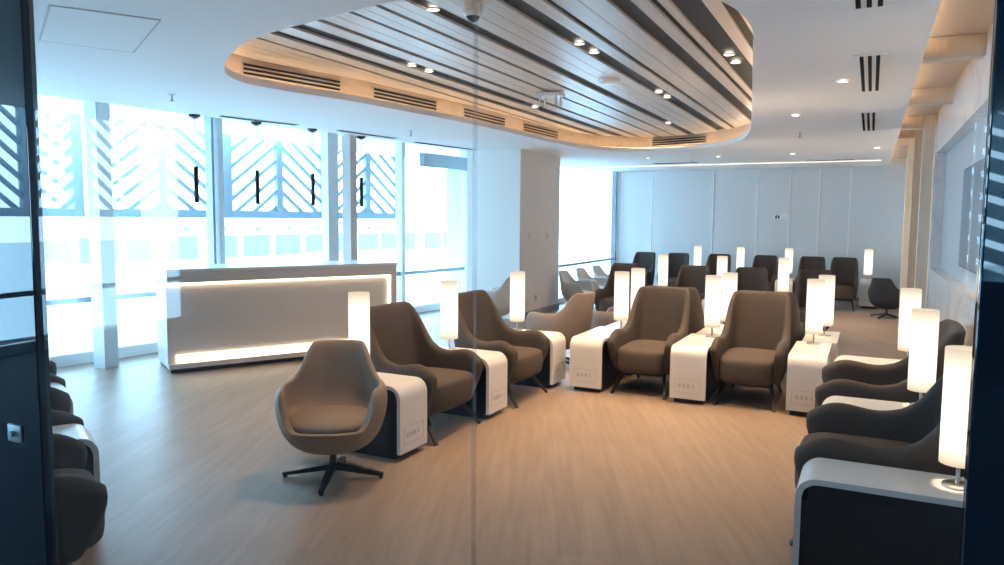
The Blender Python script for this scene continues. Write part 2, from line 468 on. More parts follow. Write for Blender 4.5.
slot_v((-5.95, 9.1), (-5.72, 10.4), 'slot diffuser by the window closest to the pillar')
slot_v((-1.15, 14.6), (-.3, 14.6), 'dark slot vent on the far ceiling on the right', .08)
slot_v((-3.85, 14.3), (-2.98, 14.3), 'slot vent on the far ceiling behind the end of the slats', .08)
# long recessed cove of the far ceiling
bm = B(); box(bm, -5.2, .1, 14.85, 14.95, CZ-.012, CZ+.004)
tag(obj('ceiling_light_slot', bm, emission('soft_slot', (1, .88, .72), .9), smooth=False), 'long pale light line across the far ceiling', 'strip light')
t = thing('ceiling_hatch', 'square flush access hatch in the white ceiling at top left', 'ceiling hatch', (-4.2, 2.97, CZ))
bm = B()
pp = [(-3.91, 2.51), (-3.63, 2.96), (-4.5, 3.45), (-4.74, 2.97)]
pp = [(x+4.2, y-2.97) for x, y in pp]
for i in range(4): bar(bm, (*pp[i], -.001), (*pp[(i+1) % 4], -.001), .012, .006)
obj('frame', bm, M['line'], t, smooth=False)
obj('hatch', prism(B(), [(x*.985, y*.985) for x, y in pp], -.004, .001), M['ceil'], t, smooth=False)

# walls
def hole_wall_x(name, X, th, y0, y1, z0, z1, hy0, hy1, hz0, hz1, m):
    bm = B()
    box(bm, X, X+th, y0, hy0, z0, z1); box(bm, X, X+th, hy1, y1, z0, z1)
    box(bm, X, X+th, hy0, hy1, z0, hz0); box(bm, X, X+th, hy0, hy1, hz1, z1)
    return struct(name, bm, m)
WX = .62
hole_wall_x('wall_right', WX, .1, 1.0, 9.95, 0, 2.95, 4.6, 9.75, 1.08, 2.38, M['marble'])
struct('wall_right_recess', box(B(), WX+.1, WX+.14, 4.5, 9.8, 1.0, 2.5), M['recess'])
struct('wall_right_far', box(B(), WX, WX+.1, 9.95, 16.6, 0, 2.95), M['wall_white'])
struct('ceiling_cove', box(B(), .1, .8, 1.0, 16.6, 2.84, 2.95), M['cove'])
struct('trim_2', box(B(), .04, .10, 1.0, 16.6, CZ+.06, 2.84), M['cove'])
# warm light lying on the lip of the right-hand cove
tag(obj('cove_light', box(B(), .16, .19, 1.2, 16.4, CZ+.062, CZ+.072), M['led'], smooth=False), 'thin warm strip light along the right ceiling edge above the marble wall', 'strip light')
for Y, lab in ((5.85, 'pale timber beam crossing the lit ceiling recess above the television'), (8.0, 'pale timber beam crossing the lit ceiling recess just before the portal frames')):
    tag(obj('ceiling_beam', box(B(), .27, WX, Y, Y+.16, 2.70, 2.838, .004), M['fin'], smooth=False), lab, 'beam', 'beams across the lit ceiling recess')
# portal frames of timber on the far half of the right wall
for Y, X0, m_, lab in ((9.98, .50, M['fin'], 'pale timber portal frame next to the marble television wall'),
                       (11.0, .46, M['finb'], 'brown timber portal frame in the middle of the far right wall'),
                       (12.05, .42, M['fin'], 'timber portal frame furthest along the right wall')):
    t = thing('portal_frame', lab, 'frame', (WX-.01, Y, 0), 0, 'timber portal frames along the right wall')
    obj('post', box(B(), X0-WX, 0, 0, .12, 0, 2.836, .006), m_, t, smooth=False)
    obj('beam', box(B(), .275-WX, X0-WX-.001, .003, .117, 2.69, 2.836, .006), m_, t, smooth=False)
    obj('light_strip', box(B(), X0-WX+.05, X0-WX+.075, .121, .133, .1, 2.7), M['ledpost'], t, smooth=False)
struct('wall_far', box(B(), -5.36, .8, 16.5, 16.6, 0, 3.2), M['panel'])
for k, X in enumerate((-5.15, -4.45, -3.1, -2.19, -1.54, -.98, -.41)):
    struct('trim_%d' % (k+3), box(B(), X-.012, X+.012, 16.488, 16.5, .1, 2.66), M['seam'])
struct('baseboard_far', box(B(), -5.2, .62, 16.48, 16.5, 0, .09), M['rail'])
t = thing('wall_sign', 'small small sign plate on the far wall', 'sign', (-1.71, 16.49, 1.70))
obj('plate', box(B(), -.135, .135, -.012, 0, -.055, .055), M['seam'], t, smooth=False)
for k, mm in ((0, 'black'), (1, 'bwhite')):
    bm = B()
    for s in (0, 1):
        x = -.09+.12*k+.045*s
        lathe(bm, [(.010, .0), (.010, .004)], 10); 
    bm.free()
    for s in (0, 1):
        x = -.085+.12*k+.05*s
        bm = B(); box(bm, x-.018, x+.018, -.018, -.01, -.045, .02); box(bm, x-.009, x+.009, -.018, -.01, .024, .042)
        obj('pictogram', bm, M[mm], t, smooth=False)

# pillar
struct('column', box(B(), -5.92, -4.97, 10.62, 12.28, 0, 2.95), M['wall_white'])
struct('baseboard_1', box(B(), -4.972, -4.955, 10.62, 12.28, 0, .1), M['rail'])
def wall_plate(Y, z, label, w=.09, name='wall_switch', cat='switch'):
    t = thing(name, label, cat, (-4.97, Y, z))
    obj('plate', box(B(), 0, .012, -w/2, w/2, -w/2, w/2, .004), M['white'], t)
    obj('rocker' if cat == 'switch' else 'socket_face', box(B(), .01, .018, -w/4, w/4, -w/3.4, w/3.4, .003), M['ventw' if cat == 'switch' else 'line'], t)
wall_plate(10.98, 1.33, 'left one of two small wall switches on the pillar', .10)
wall_plate(11.75, 1.33, 'right one of two small wall switches on the pillar', .10)
wall_plate(11.25, .30, 'white power socket low on the pillar', .11, 'power_socket', 'socket')

# window wall (left), runs on behind the camera
wd = Vector((.7, 5, 0)).normalized(); W0 = Vector((-7.6, 5.5, 0))
wang = math.atan2(wd.y, wd.x)
def wpt(s, o=0, z=0):        # s metres along the wall from W0, o metres outwards
    nrm = Vector((-wd.y, wd.x, 0))
    p = W0+wd*s+nrm*o; return (p.x, p.y, z)
wm = Matrix.Translation(W0) @ Matrix.Rotation(wang, 4, 'Z')    # local x along the wall, +y outwards
S0, S1 = -11.4, 7.6
GT = 2.95
win = bpy.data.objects.new('window_1', None); C.objects.link(win); win.matrix_world = wm; win['kind'] = 'structure'
struct('window_pane', box(B(), S0, S1, -.006, .006, .12, GT), M['pane'], win)
struct('window_curb', box(B(), S0, S1, -.05, .05, 0, .12), M['bwhite'], win)
struct('window_head', box(B(), S0, S1, -.05, .05, GT, 3.2), M['bwhite'], win)
struct('window_rail', box(B(), S0, S1, -.045, .0, .66, .72), M['rail'], win)
MUL = [(-9.6, .07, 'mull'), (-6.6, .07, 'mull'), (-4.4, .07, 'mull'), (-3, .07, 'mull'), (-1.5, .07, 'mull'), (1.22, .035, 'rail'), (1.33, .07, 'mull'), (3.2, .20, 'mull'), (4.72, .085, 'mull'), (6.45, .07, 'mull'), (6.62, .05, 'mull'), (7.4, .07, 'mull')]
for s, w, mm in MUL:
    struct('mullion', box(B(), s-w/2, s+w/2, -.09, .05, .05, GT), M[mm], win)
# interior post left of the desk and slim lit trim behind it
struct('trim_20', box(B(), -7.30, -7.12, 5.0, 5.16, 0, 2.98), M['mull'])
struct('trim_21', box(B(), -6.40, -6.26, 8.02, 8.16, 0, CZ), M['mullw'])
t = thing('roller_blind', 'grey roller blind cassette at the window head beside the pillar', 'blind', wpt(6.2, -.2, 0), wang)
obj('cassette', box(B(), -1.15, .65, -.06, .06, 2.46, 2.68, .01), M['blind'], t, smooth=False)
struct('wall_left_back', box(B(), -2.5, 0, -.1, .1, 0, 3.2, 0, wm @ Matrix.Translation((S0, 0, 0))), M['wall_dark'])
struct('wall_left_end', box(B(), -6.75, -5.36, 12.62, 12.7, 0, 3.2), M['bwhite'])
# far window beyond the pillar
w2 = bpy.data.objects.new('window_2', None); C.objects.link(w2); w2.location = (-5.3, 15.0, 0); w2['kind'] = 'structure'
struct('window_pane', box(B(), -.006, .006, -2.35, 1.5, .1, 2.95), M['pane'], w2)
struct('window_curb', box(B(), -.05, .05, -2.35, 1.5, 0, .1), M['bwhite'], w2)
struct('window_head', box(B(), -.05, .05, -2.35, 1.5, 2.95, 3.2), M['bwhite'], w2)
struct('window_rail', box(B(), -.04, .05, -2.35, 1.5, .69, .74), M['rail'], w2)
for y in (-2.3, 1.42): struct('mullion', box(B(), -.06, .05, y-.035, y+.035, .05, 2.95), M['rail'], w2)
struct('wall_left_pier', box(B(), -5.9, -5.34, 12.28, 12.62, 0, 3.2), M['wall_white'])

# corridor behind the glass
struct('wall_back', box(B(), -9.9, .9, -7.1, -7, 0, 3.2), M['wall_dark'])
struct('wall_back_sill', box(B(), .9, 4.2, -7.1, -7, 0, 1.0), M['wall_dark'])
struct('wall_corridor_right', box(B(), 4.1, 4.2, -7.1, 1.0, 0, 3.2), M['wall_dark'])
struct('wall_partition', box(B(), WX, 4.2, .98, 1.1, 0, 3.2), M['wall_dark'])
w3 = bpy.data.objects.new('window_3', None); C.objects.link(w3); w3.location = (2.5, -7.05, 0); w3['kind'] = 'structure'
struct('window_pane', box(B(), -1.6, 1.6, -.006, .006, 1.0, 3.1), M['pane'], w3)
for x in (-1.55, -.6, .5, 1.5): struct('mullion', box(B(), x-.03, x+.03, -.05, .05, 1.0, 3.2), M['rail'], w3)

# glass partition in front of the lounge
GY = 1.0; JL, JR = -1.632, .112
struct('window_4', box(B(), JL, -.546, GY-.005, GY+.005, 0, 3.2), M['glass'])
struct('window_5', box(B(), -.543, JR, GY-.005, GY+.005, 0, 3.2), M['glass'])
struct('trim_22', box(B(), -.546, -.543, GY-.005, GY+.005, 0, 3.2), M['joint'])
d1 = struct('door_1', box(B(), -4.2, JL, GY-.014, GY+.014, 0, 3.2, .003), M['jamb'])
obj('lock', box(B(), -1.75, -1.70, GY-.018, GY-.012, 1.085, 1.125, .002), M['rail'], d1)
obj('keyhole', lathe(B(), [(.007, 0), (.007, .012)], 14, (0, 0, 0)), M['rail'], d1).matrix_local = Matrix.Translation((-1.725, GY-.016, 1.105)) @ Matrix.Rotation(PI/2, 4, 'X')
d2 = struct('door_2', box(B(), JR, WX, GY-.014, GY+.014, 0, 3.2, .003), M['jamb'])

# ------------------------------------------------------------------ armchairs
def armchair_shell():
    a, b, yc, yf = .325, .30, .06, -.34
    path = []
    for i in range(6): path.append((-a, yf+(yc-yf)*i/6))
    N = 18
    for i in range(N+1):
        th = PI-PI*i/N
        c, s = math.cos(th), math.sin(th); e = 2/3.8
        path.append((a*math.copysign(abs(c)**e, c), yc+b*abs(s)**e))
    for i in range(5, -1, -1): path.append((a, yf+(yc-yf)*i/6))
    # arc length
    L = [0]
    for p, q in zip(path, path[1:]): L.append(L[-1]+math.dist(p, q))
    T = L[-1]; res = []
    for i, (x, y) in enumerate(path):
        p = path[max(0, i-1)]; q = path[min(len(path)-1, i+1)]
        tx, ty = q[0]-p[0], q[1]-p[1]; l = math.hypot(tx, ty); nx, ny = -ty/l, tx/l
        d = min(L[i], T-L[i])
        w = smooth(.50, .66, d)
        h = .585 + .35*w
        if d < .16: h -= .07*((.16-d)/.16)**2
        h -= .03*math.exp(-((d-.34)/.12)**2)
        tk = .095-.02*w
        loop = []
        for o, z in ((.32, .19), (.5, .235), (.53, .36), (.52, .47), (.47, h-.035), (.26, h-.004), (-.26, h-.004), (-.47, h-.035), (-.5, .46), (-.5, .36), (-.45, .25), (-.3, .19)):
            px, py = x+nx*o*tk, y+ny*o*tk
            if z > .42:
                k = 1+.05*w*(z-.42)/.5; px *= k
            else: px *= 1-.10*(.42-z)/.22
            py += .19*w*max(0, z-.3)
            py += (1-w)*.10*max(0, .40-z)/.2*(1 if d < .3 else 0)
            loop.append((px, py, z))
        res.append(loop)
    def endcap(loop, dy):
        c = [sum(v[k] for v in loop)/len(loop) for k in range(3)]
        return [(c[0]+(v[0]-c[0])*.62, v[1]+dy, c[2]+(v[2]-c[2])*.88) for v in loop]
    res = [endcap(res[0], -.03)]+res+[endcap(res[-1], -.03)]
    return loops(B(), res)

def cushion(x, y0, y1, z0, z1, crown=.02, ex=4.2):
    """soft block: rounded plan and edges"""
    bm = B(); rows = []
    prof = [(.90, z0), (.985, z0+.02), (1.0, (z0+z1)/2), (.985, z1-.022), (.93, z1-.003), (.6, z1+crown*.7), (.25, z1+crown)]
    n = 32; cy = (y0+y1)/2; ly = (y1-y0)/2
    for k, z in prof:
        r = []
        for i in range(n):
            t = 2*PI*i/n; c, s = math.cos(t), math.sin(t); e = 2/ex
            r.append((x*k*math.copysign(abs(c)**e, c), cy+ly*k*math.copysign(abs(s)**e, s), z))
        rows.append(r)
    return loops(bm, rows)

def make_armchair(label, loc, rz, group, scale=(1, 1, 1)):
    t = thing('armchair', label, 'armchair', loc, rz, group); t.scale = scale
    obj('shell', armchair_shell(), M['fab'], t, sub=1)
    obj('seat', cushion(.30, -.375, .28, .20, .42, .02), M['fab_seat'], t, sub=1)
    obj('underframe', box(B(), -.24, .24, -.22, .24, .165, .205, .008), M['black'], t)
    for sx in (-1, 1):
        obj('leg', bar(B(), (sx*.23, -.17, .20), (sx*.30, -.36, 0), .042, .028, .026), M['black'], t)
        obj('leg', bar(B(), (sx*.22, .18, .20), (sx*.27, .36, 0), .042, .028, .026), M['black'], t)
    return t

def rzf(fx, fy):     # rotation that turns local -Y towards (fx, fy)
    return math.atan2(fy, fx)+PI/2
G1 = 'armchairs in the window-side row'; G2 = 'armchairs in the middle double row'; G3 = 'armchairs in the row beyond the double row'; G4 = 'armchairs along the far wall'; G5 = 'armchairs along the marble wall'; G6 = 'armchairs at the left edge'
WS = (1.08, .84, 1.0); LS = (1.06, 1.0, 1.0); NS = (.82, 1.12, 1.0); MS = (.82, .95, 1); FS = (.685, 1.0, 1.0); RS = (1.18, 1.0, 1.0)
P0 = make_armchair('taupe armchair in the window-side row directly behind the tan swivel chair', (-2.985, 4.705, 0), PI/2, G1, WS)
def chair(x, y, rz, label, g, s): return dup(P0, (x, y, 0), rz, label, g, s)
chair(-2.925, 5.91, PI/2, 'taupe armchair second in the window-side row, between two lamps', G1, WS)
chair(-1.84, 6.89, 0, 'taupe armchair facing the camera left of the table nearest the middle of the double row', G2, NS)
chair(-.91, 6.89, 0, 'taupe armchair facing the camera beside the end pair of white tables', G2, NS)
chair(-1.80, 7.93, PI, 'armchair turned away, back to back with the left camera-facing armchair', G2, MS)
chair(-.87, 7.93, PI, 'armchair turned away, back to back with the right camera-facing armchair', G2, MS)
for x, lab in ((-3.40, 'dark armchair at the window end of the row beyond the double row'), (-2.33, 'dark armchair second from the window in the row beyond the double row'),
               (-1.52, 'dark armchair third from the window in the row beyond the double row'), (-.66, 'dark armchair at the aisle end of the row beyond the double row')):
    chair(x, 10.75, 0, lab, G3, FS)
for x, lab in ((-4.25, 'armchair nearest the window against the far wall'), (-3.55, 'second armchair from the window against the far wall'), (-2.72, 'third armchair from the window against the far wall'),
               (-1.83, 'fourth armchair from the window against the far wall, below the small sign'), (-.98, 'fifth armchair from the window against the far wall, in the right-hand pair'), (-.42, 'armchair at the right end of the far wall row beside the small lamp table')):
    chair(x, 14.95, 0, lab, G4, FS)
chair(.07, 4.18, -PI/2, 'taupe armchair nearest the camera along the marble wall', G5, RS)
chair(.07, 5.66, -PI/2, 'second taupe armchair along the marble wall, beyond the first', G5, RS)
LF = rzf(.47, .88)
chair(-3.235, 1.775, LF, 'armchair nearest the camera at the left edge, beside the black glass door', G6, LS)
chair(-4.26, 2.37, LF, 'armchair second from the camera at the left edge beyond the white table', G6, LS)
chair(-5.29, 2.94, LF, 'armchair furthest from the camera at the left edge', G6, LS)

# ------------------------------------------------------------------ tub chairs
def tub_shell(outer=True, hb=.80, ha=.585):
    bm = B(); n = 40; rows = []
    def top(ph):     # ph 0 = back, pi = front
        a = abs(ph)
        h = ha+(hb-ha)*(1-smooth(.62, 1.08, a))
        h -= (ha-.365)*smooth(2.1, 2.5, a)
        return h
    def pos(ph, z, inset, k):
        # plan radius, egg shaped; narrower towards the top of the back
        s, c = math.sin(ph), math.cos(ph); e = 2/2.35
        x = (.335-inset)*math.copysign(abs(s)**e, s); y = (.325-inset)*math.copysign(abs(c)**e, c)
        x *= k; y *= k
        if z > .55: x *= 1-.20*smooth(.50, .68, z)
        w = 1-smooth(.5, 1.6, abs(ph))
        y += .22*w*max(0, z-.5)
        return x, y
    prof = [(.20, .172), (.45, .185), (.70, .225), (.88, .30), (.97, .39)]
    for k, z in prof:
        rows.append([(*pos(-PI+2*PI*i/n, z, 0, k), min(z, top(-PI+2*PI*i/n)-.03)) for i in range(n)])
    for v in (.5, .85):
        r = []
        for i in range(n):
            ph = -PI+2*PI*i/n; z = .40+(top(ph)-.40)*v if top(ph) > .41 else top(ph)-.02+.012*v
            r.append((*pos(ph, z, 0, 1.0+.03*v), z))
        rows.append(r)
    for ins, dz in ((.004, -.004), (.022, .0), (.042, -.004)):
        r = []
        for i in range(n):
            ph = -PI+2*PI*i/n; z = top(ph)+dz; r.append((*pos(ph, z, ins, 1.03), z))
        rows.append(r)
    for v in (.8, .4):
        r = []
        for i in range(n):
            ph = -PI+2*PI*i/n; z = .36+(top(ph)-.36)*v if top(ph) > .40 else top(ph)-.012
            r.append((*pos(ph, z, .05, 1.02), z))
        rows.append(r)
    rows.append([(*pos(-PI+2*PI*i/n, .34, .06, .95), .34) for i in range(n)])
    return loops(bm, rows)

def make_tub(label, loc, rz, group, m_shell, m_seat, star=0, scale=1):
    t = thing('tub_chair', label, 'tub chair', loc, rz, group); t.scale = (scale,)*3
    obj('shell', tub_shell(), m_shell, t, sub=1)
    obj('seat', cushion(.262, -.30, .25, .335, .405, .022, 2.3), m_seat, t, sub=1)
    obj('column', lathe(B(), [(.028, .055), (.022, .09), (.022, .18)], 16), M['black'], t)
    for k in range(4):
        a = star+k*PI/2; c, s = math.cos(a), math.sin(a)
        bm = B(); bar(bm, (c*.01, s*.01, .075), (c*.31, s*.31, .022), .05, .035, .028)
        lathe(bm, [(.013, 0), (.013, .02)], 10, (c*.295, s*.295, 0))
        obj('base_arm', bm, M['black'], t)
    return t
SR = rzf(.53, -.85)
tub = make_tub('tan swivel tub chair on a four-arm star base in the foreground', (-2.91, 3.53, 0), SR, None, M['tan'], M['tan'], math.radians(26)-SR)
def tubc(x, y, rz, label, group, m_=None, s=.88):
    r = dup(tub, (x, y, 0), rz, label, group, (s, s, s))
    if m_:
        for c in r.children:
            if c.name.split('.')[0] in ('shell', 'seat'):
                c.data = m_[0 if c.name.startswith('shell') else 1]
    return r
def recolour(o, m):
    me = o.data.copy(); me.materials.clear(); me.materials.append(m); return me
sh = next(c for c in tub.children if c.name.startswith('shell')); se = next(c for c in tub.children if c.name.startswith('seat'))
greyset = (recolour(sh, M['grey']), recolour(se, M['grey']))
darkset = (recolour(sh, M['charcoal']), recolour(se, M['charcoal']))
tubc(.29, 13.9, rzf(.4, 1), 'dark low tub chair seen from behind beyond the timber frames at far right', 'lone dark tub chair', darkset, .86)
GT_ = 'tub chairs facing the window'
tubc(-3.02, 7.5, rzf(-1, .3), 'tan tub chair turned to the window behind the corner of white tables', GT_, None, 1.04)
tubc(-2.78, 8.62, rzf(-1, .12), 'tan tub chair turned to the window behind the first one, near two lamps', GT_)
tubc(-4.9, 9.6, rzf(-1, .05), 'grey tub chair turned to the window in front of the pillar', GT_, greyset, 1.0)
GF = 'grey tub chairs at the far window'
for x, y, lab in ((-4.56, 12.15, 'grey tub chair at the far window partly hidden by the pillar'), (-4.56, 13.0, 'middle one of three grey tub chairs at the far window'), (-4.56, 13.9, 'grey tub chair at the far window nearest the far wall')):
    tubc(x, y, rzf(1, -.1), lab, GF, greyset)

# ------------------------------------------------------------------ side tables and lamps
TD = .85
def table_sheet(w):
    r, th, y0, y1, z1, zb = .09, .026, -TD/2, TD/2, .50, .045
    out = [(y1, z1)]; inn = [(y1, z1-th)]
    for i in range(9):
        a = PI/2+PI/2*i/8
        out.append((y0+r+r*math.cos(a), z1-r+r*math.sin(a)))
        inn.append((y0+r+(r-th)*math.cos(a), z1-r+(r-th)*math.sin(a)))
    out.append((y0, zb)); inn.append((y0+th, zb))
    L = []
    for (a, b), (c, d) in zip(out, inn):
        L.append([(-w, a, b), (w, a, b), (w, c, d), (-w, c, d)])
    return loops(B(), L)
def make_table(label, loc, rz, group, w=.165):
    t = thing('side_table', label, 'side table', loc, rz, group)
    obj('top', table_sheet(w), M['white'], t, angle=50)
    bm = B(); box(bm, -w+.008, w-.008, -TD/2+.05, TD/2-.002, .05, .472); box(bm, -w+.008, w-.008, -TD/2+.024, -TD/2+.1, .05, .40)
    obj('cabinet', bm, M['blackbox'], t, smooth=False)
    obj('plinth', box(B(), -w+.03, w-.03, -TD/2+.06, TD/2-.03, 0, .05), M['blackbox'], t, smooth=False)
    y = -TD/2-.0015
    bm = B()
    for z in (.10, .215): box(bm, -.12, .12, y, y+.003, z, z+.004)
    for x in (-.12, .116): box(bm, x, x+.004, y, y+.003, .10, .219)
    p = obj('socket_panel', bm, M['line'], t, smooth=False)
    for x0, x1 in ((-.085, -.06), (-.045, -.02), (-.005, .02), (.045, .06)):
        obj('socket', box(B(), x0, x1, y-.001, y+.003, .145, .178), M['line'], p, smooth=False)
    return t
T0 = make_table('white waterfall side table between the tan swivel chair and the first window-side armchair', (-3.13, 4.125, 0), PI/2, 'white side tables')
GTA = 'white side tables'
def table(x, y, rz, label, s=(1, 1, 1), g=GTA): return dup(T0, (x, y, 0), rz, label, g, s)
NT = (.94, 1, 1)
table(-3.08, 5.29, PI/2, 'white waterfall side table between the two window-side armchairs')
table(-3.05, 6.53, PI/2, 'white waterfall side table past the second window-side armchair, at the corner')
table(-2.32, 6.84, 0, 'white side table at the corner, left of the camera-facing armchairs', NT)
table(-1.375, 6.84, 0, 'white side table between the two camera-facing armchairs', NT)
def endtable(x, y, rz, label):
    t = table(x, y, rz, label, (.9, 1, 1))
    for c in t.children:
        if c.name.startswith('cabinet'):
            c.data = ENDCAB
        elif c.name.startswith('socket_panel'):
            pass
    return t
ENDCAB = recolour(next(c for c in T0.children if c.name.startswith('cabinet')), M['white'])
endtable(-.42, 6.86, 0, 'white side table at the aisle end of the double row, nearer the camera')
endtable(-.38, 7.73, PI, 'white side table at the aisle end of the double row, behind the nearer one')
table(-1.34, 7.72, PI, 'white side table of the rear row, behind the table between the camera-facing armchairs', NT)
table(-2.275, 7.73, PI, 'white side table of the rear row near the tan tub chairs', NT)
for x, lab in ((-2.82, 'low side table nearest the window in the row beyond the double row'), (-1.93, 'low side table in the middle of the row beyond the double row'), (-1.09, 'low side table nearest the aisle in the row beyond the double row')):
    table(x, 10.85, 0, lab, NT)
for x, lab in ((-3.13, 'low side table against the far wall nearest the window'), (-2.27, 'low side table against the far wall, second from the window'), (-1.41, 'low side table against the far wall, below the right of the small sign')):
    table(x, 15.0, 0, lab, NT)
table(.02, 15.62, 0, 'small white side table standing alone at the right end of the far wall')
table(.18, 3.53, -PI/2, 'white and black side table nearest the camera at bottom right')
table(.19, 4.92, -PI/2, 'white side table between the two armchairs of the marble wall')
table(.19, 6.52, -PI/2, 'white side table beyond the second armchair of the marble wall')
lf = Vector((.47, .88)); lr = Vector((-.88, .47))
q = Vector((-3.42, 2.35))+lr*.17-lf*.425
table(q.x, q.y, LF, 'white side table between the two nearest armchairs at the left edge')
q2 = q+lr*1.19
table(q2.x, q2.y, LF, 'white side table between the second and third armchairs at the left edge')

def make_lamp(label, loc, group):
    t = thing('table_lamp', label, 'lamp', loc, 0, group)
    obj('base', lathe(B(), [(.058, 0), (.058, .010), (.05, .014)], 28), M['chrome'], t)
    obj('stem', lathe(B(), [(.008, .012), (.008, .30)], 12), M['chrome'], t)
    obj('shade', lathe(B(), [(.071, .10), (.073, .10), (.073, .585), (.071, .585)], 28, cap=False), M['shade'], t)
    ld = bpy.data.lights.new('bulb', 'POINT'); ld.energy = BULB_W; ld.color = (1, .72, .45); ld.shadow_soft_size = .03
    lo = bpy.data.objects.new('bulb', ld); C.objects.link(lo); lo.location = (0, 0, .40); lo.parent = t
    return t
BULB_W = 9
GL = 'lit cylinder table lamps'
lamps = [(-3.16, 4.13, 'lit cylinder lamp behind the tan swivel chair'), (-3.13, 5.31, 'lit cylinder lamp between the two window-side armchairs'), (-3.09, 6.56, 'lit cylinder lamp past the second window-side armchair, in front of the pillar'),
         (-2.21, 7.14, 'lit cylinder lamp left of the left camera-facing armchair, the nearer of two'), (-2.22, 7.75, 'lit cylinder lamp left of the left camera-facing armchair, the further of two'),
         (-1.31, 7.12, 'lit cylinder lamp between the two camera-facing armchairs, the nearer one'), (-1.24, 7.60, 'lit cylinder lamp between the two camera-facing armchairs, the further one'),
         (-.42, 7.15, 'lit cylinder lamp on the aisle end table nearer the camera'), (-.36, 7.75, 'lit cylinder lamp on the aisle end table behind the nearer one'),
         (-2.80, 11.12, 'lit lamp nearest the window in the row beyond the double row'), (-1.93, 11.12, 'lit lamp in the middle of the row beyond the double row'), (-1.08, 11.12, 'lit lamp nearest the aisle in the row beyond the double row'),
         (-3.13, 15.2, 'lit lamp against the far wall nearest the window'), (-2.29, 15.2, 'lit lamp against the far wall, second from the window'), (-1.40, 15.25, 'lit lamp against the far wall, right below the small sign'),
         (-.02, 15.62, 'small lit lamp alone at the right end of the far wall'),
         (.37, 3.55, 'lit cylinder lamp nearest the camera at the right edge'), (.31, 5.02, 'second lit cylinder lamp along the marble wall'), (.30, 6.55, 'third lit cylinder lamp along the marble wall')]
L0 = make_lamp(lamps[0][2], (lamps[0][0], lamps[0][1], .5), GL)
for x, y, lab in lamps[1:]: dup(L0, (x, y, .5), 0, lab, GL)

# ------------------------------------------------------------------ reception desk
dA = Vector((-6.30, 5.12)); dB = Vector((-5.07, 7.36))
dl = (dB-dA).length; da = math.atan2(dB.y-dA.y, dB.x-dA.x)
desk = thing('reception_desk', 'long pale stone desk with warm light strips in front of the windows', 'desk', (dA.x, dA.y, 0), da)
# local x along the front, -y towards the room
DH = 1.07
bm = B()
box(bm, 0, dl, 0, .08, .93, DH-.03); box(bm, dl-.07, dl, 0, .08, .06, .93); box(bm, 0, dl, .0, .08, .05, .10)
obj('frame', bm, M['deskstone'], desk, smooth=False)
obj('front_panel', box(B(), 0, dl-.07, .055, .075, .10, .93), M['deskstone'], desk, smooth=False)
obj('body', box(B(), .02, dl-.02, .08, .70, .04, DH-.03), M['deskstone'], desk, smooth=False)
obj('plinth', box(B(), .03, dl-.03, .06, .65, 0, .05), M['blackbox'], desk, smooth=False)
obj('counter_top', box(B(), -.01, dl+.01, -.005, .72, DH-.03, DH, .005), M['desktop'], desk, smooth=False)
obj('light_strip', box(B(), .0, dl-.075, .025, .052, .905, .925), M['leddesk'], desk, smooth=False)
obj('light_strip', box(B(), .08, dl-.08, .035, .054, .105, .185), M['leddesk'], desk, smooth=False)
obj('light_strip', box(B(), dl-.09, dl-.075, .03, .052, .19, .90), M['leddesk'], desk, smooth=False)

# pendants above it
pend = None
for k, (x, y) in enumerate(((-6.62, 5.80), (-6.45, 6.53), (-6.30, 7.32), (-6.24, 8.23))):
    lab = ('slim black pendant bar at the left of the row over the desk', 'slim black pendant bar second from the left over the desk', 'slim black pendant bar third from the left over the desk', 'slim black pendant bar at the right of the row by the pillar')[k]
    if pend is None:
        pend = thing('pendant_light', lab, 'pendant light', (x, y, CZ), 0, 'black pendant bars over the desk')
        obj('canopy', lathe(B(), [(.02, -.045), (.06, -.02), (.06, 0)], 20), M['black'], pend)
        obj('cord', lathe(B(), [(.0022, -.56), (.0022, -.04)], 6), M['black'], pend)
        obj('tube', lathe(B(), [(.026, -.95), (.026, -.555), (.012, -.55)], 16), M['black'], pend)
    else: dup(pend, (x, y, CZ), 0, lab)

# television in the recess
t = thing('television', 'flat dark wall television in the recess of the marble wall', 'television', (WX+.095, 6.6, 1.64))
obj('bezel', box(B(), -.05, 0, -1.0, .62, -.40, .40, .006), M['black'], t, smooth=False)
obj('screen', box(B(), -.053, -.048, -.985, .605, -.385, .385), M['screen'], t, smooth=False)

# ------------------------------------------------------------------ outside
struct('ground_apron', box(B(), -220, 120, -160, 160, -6.4, -6.2), M['apron'])
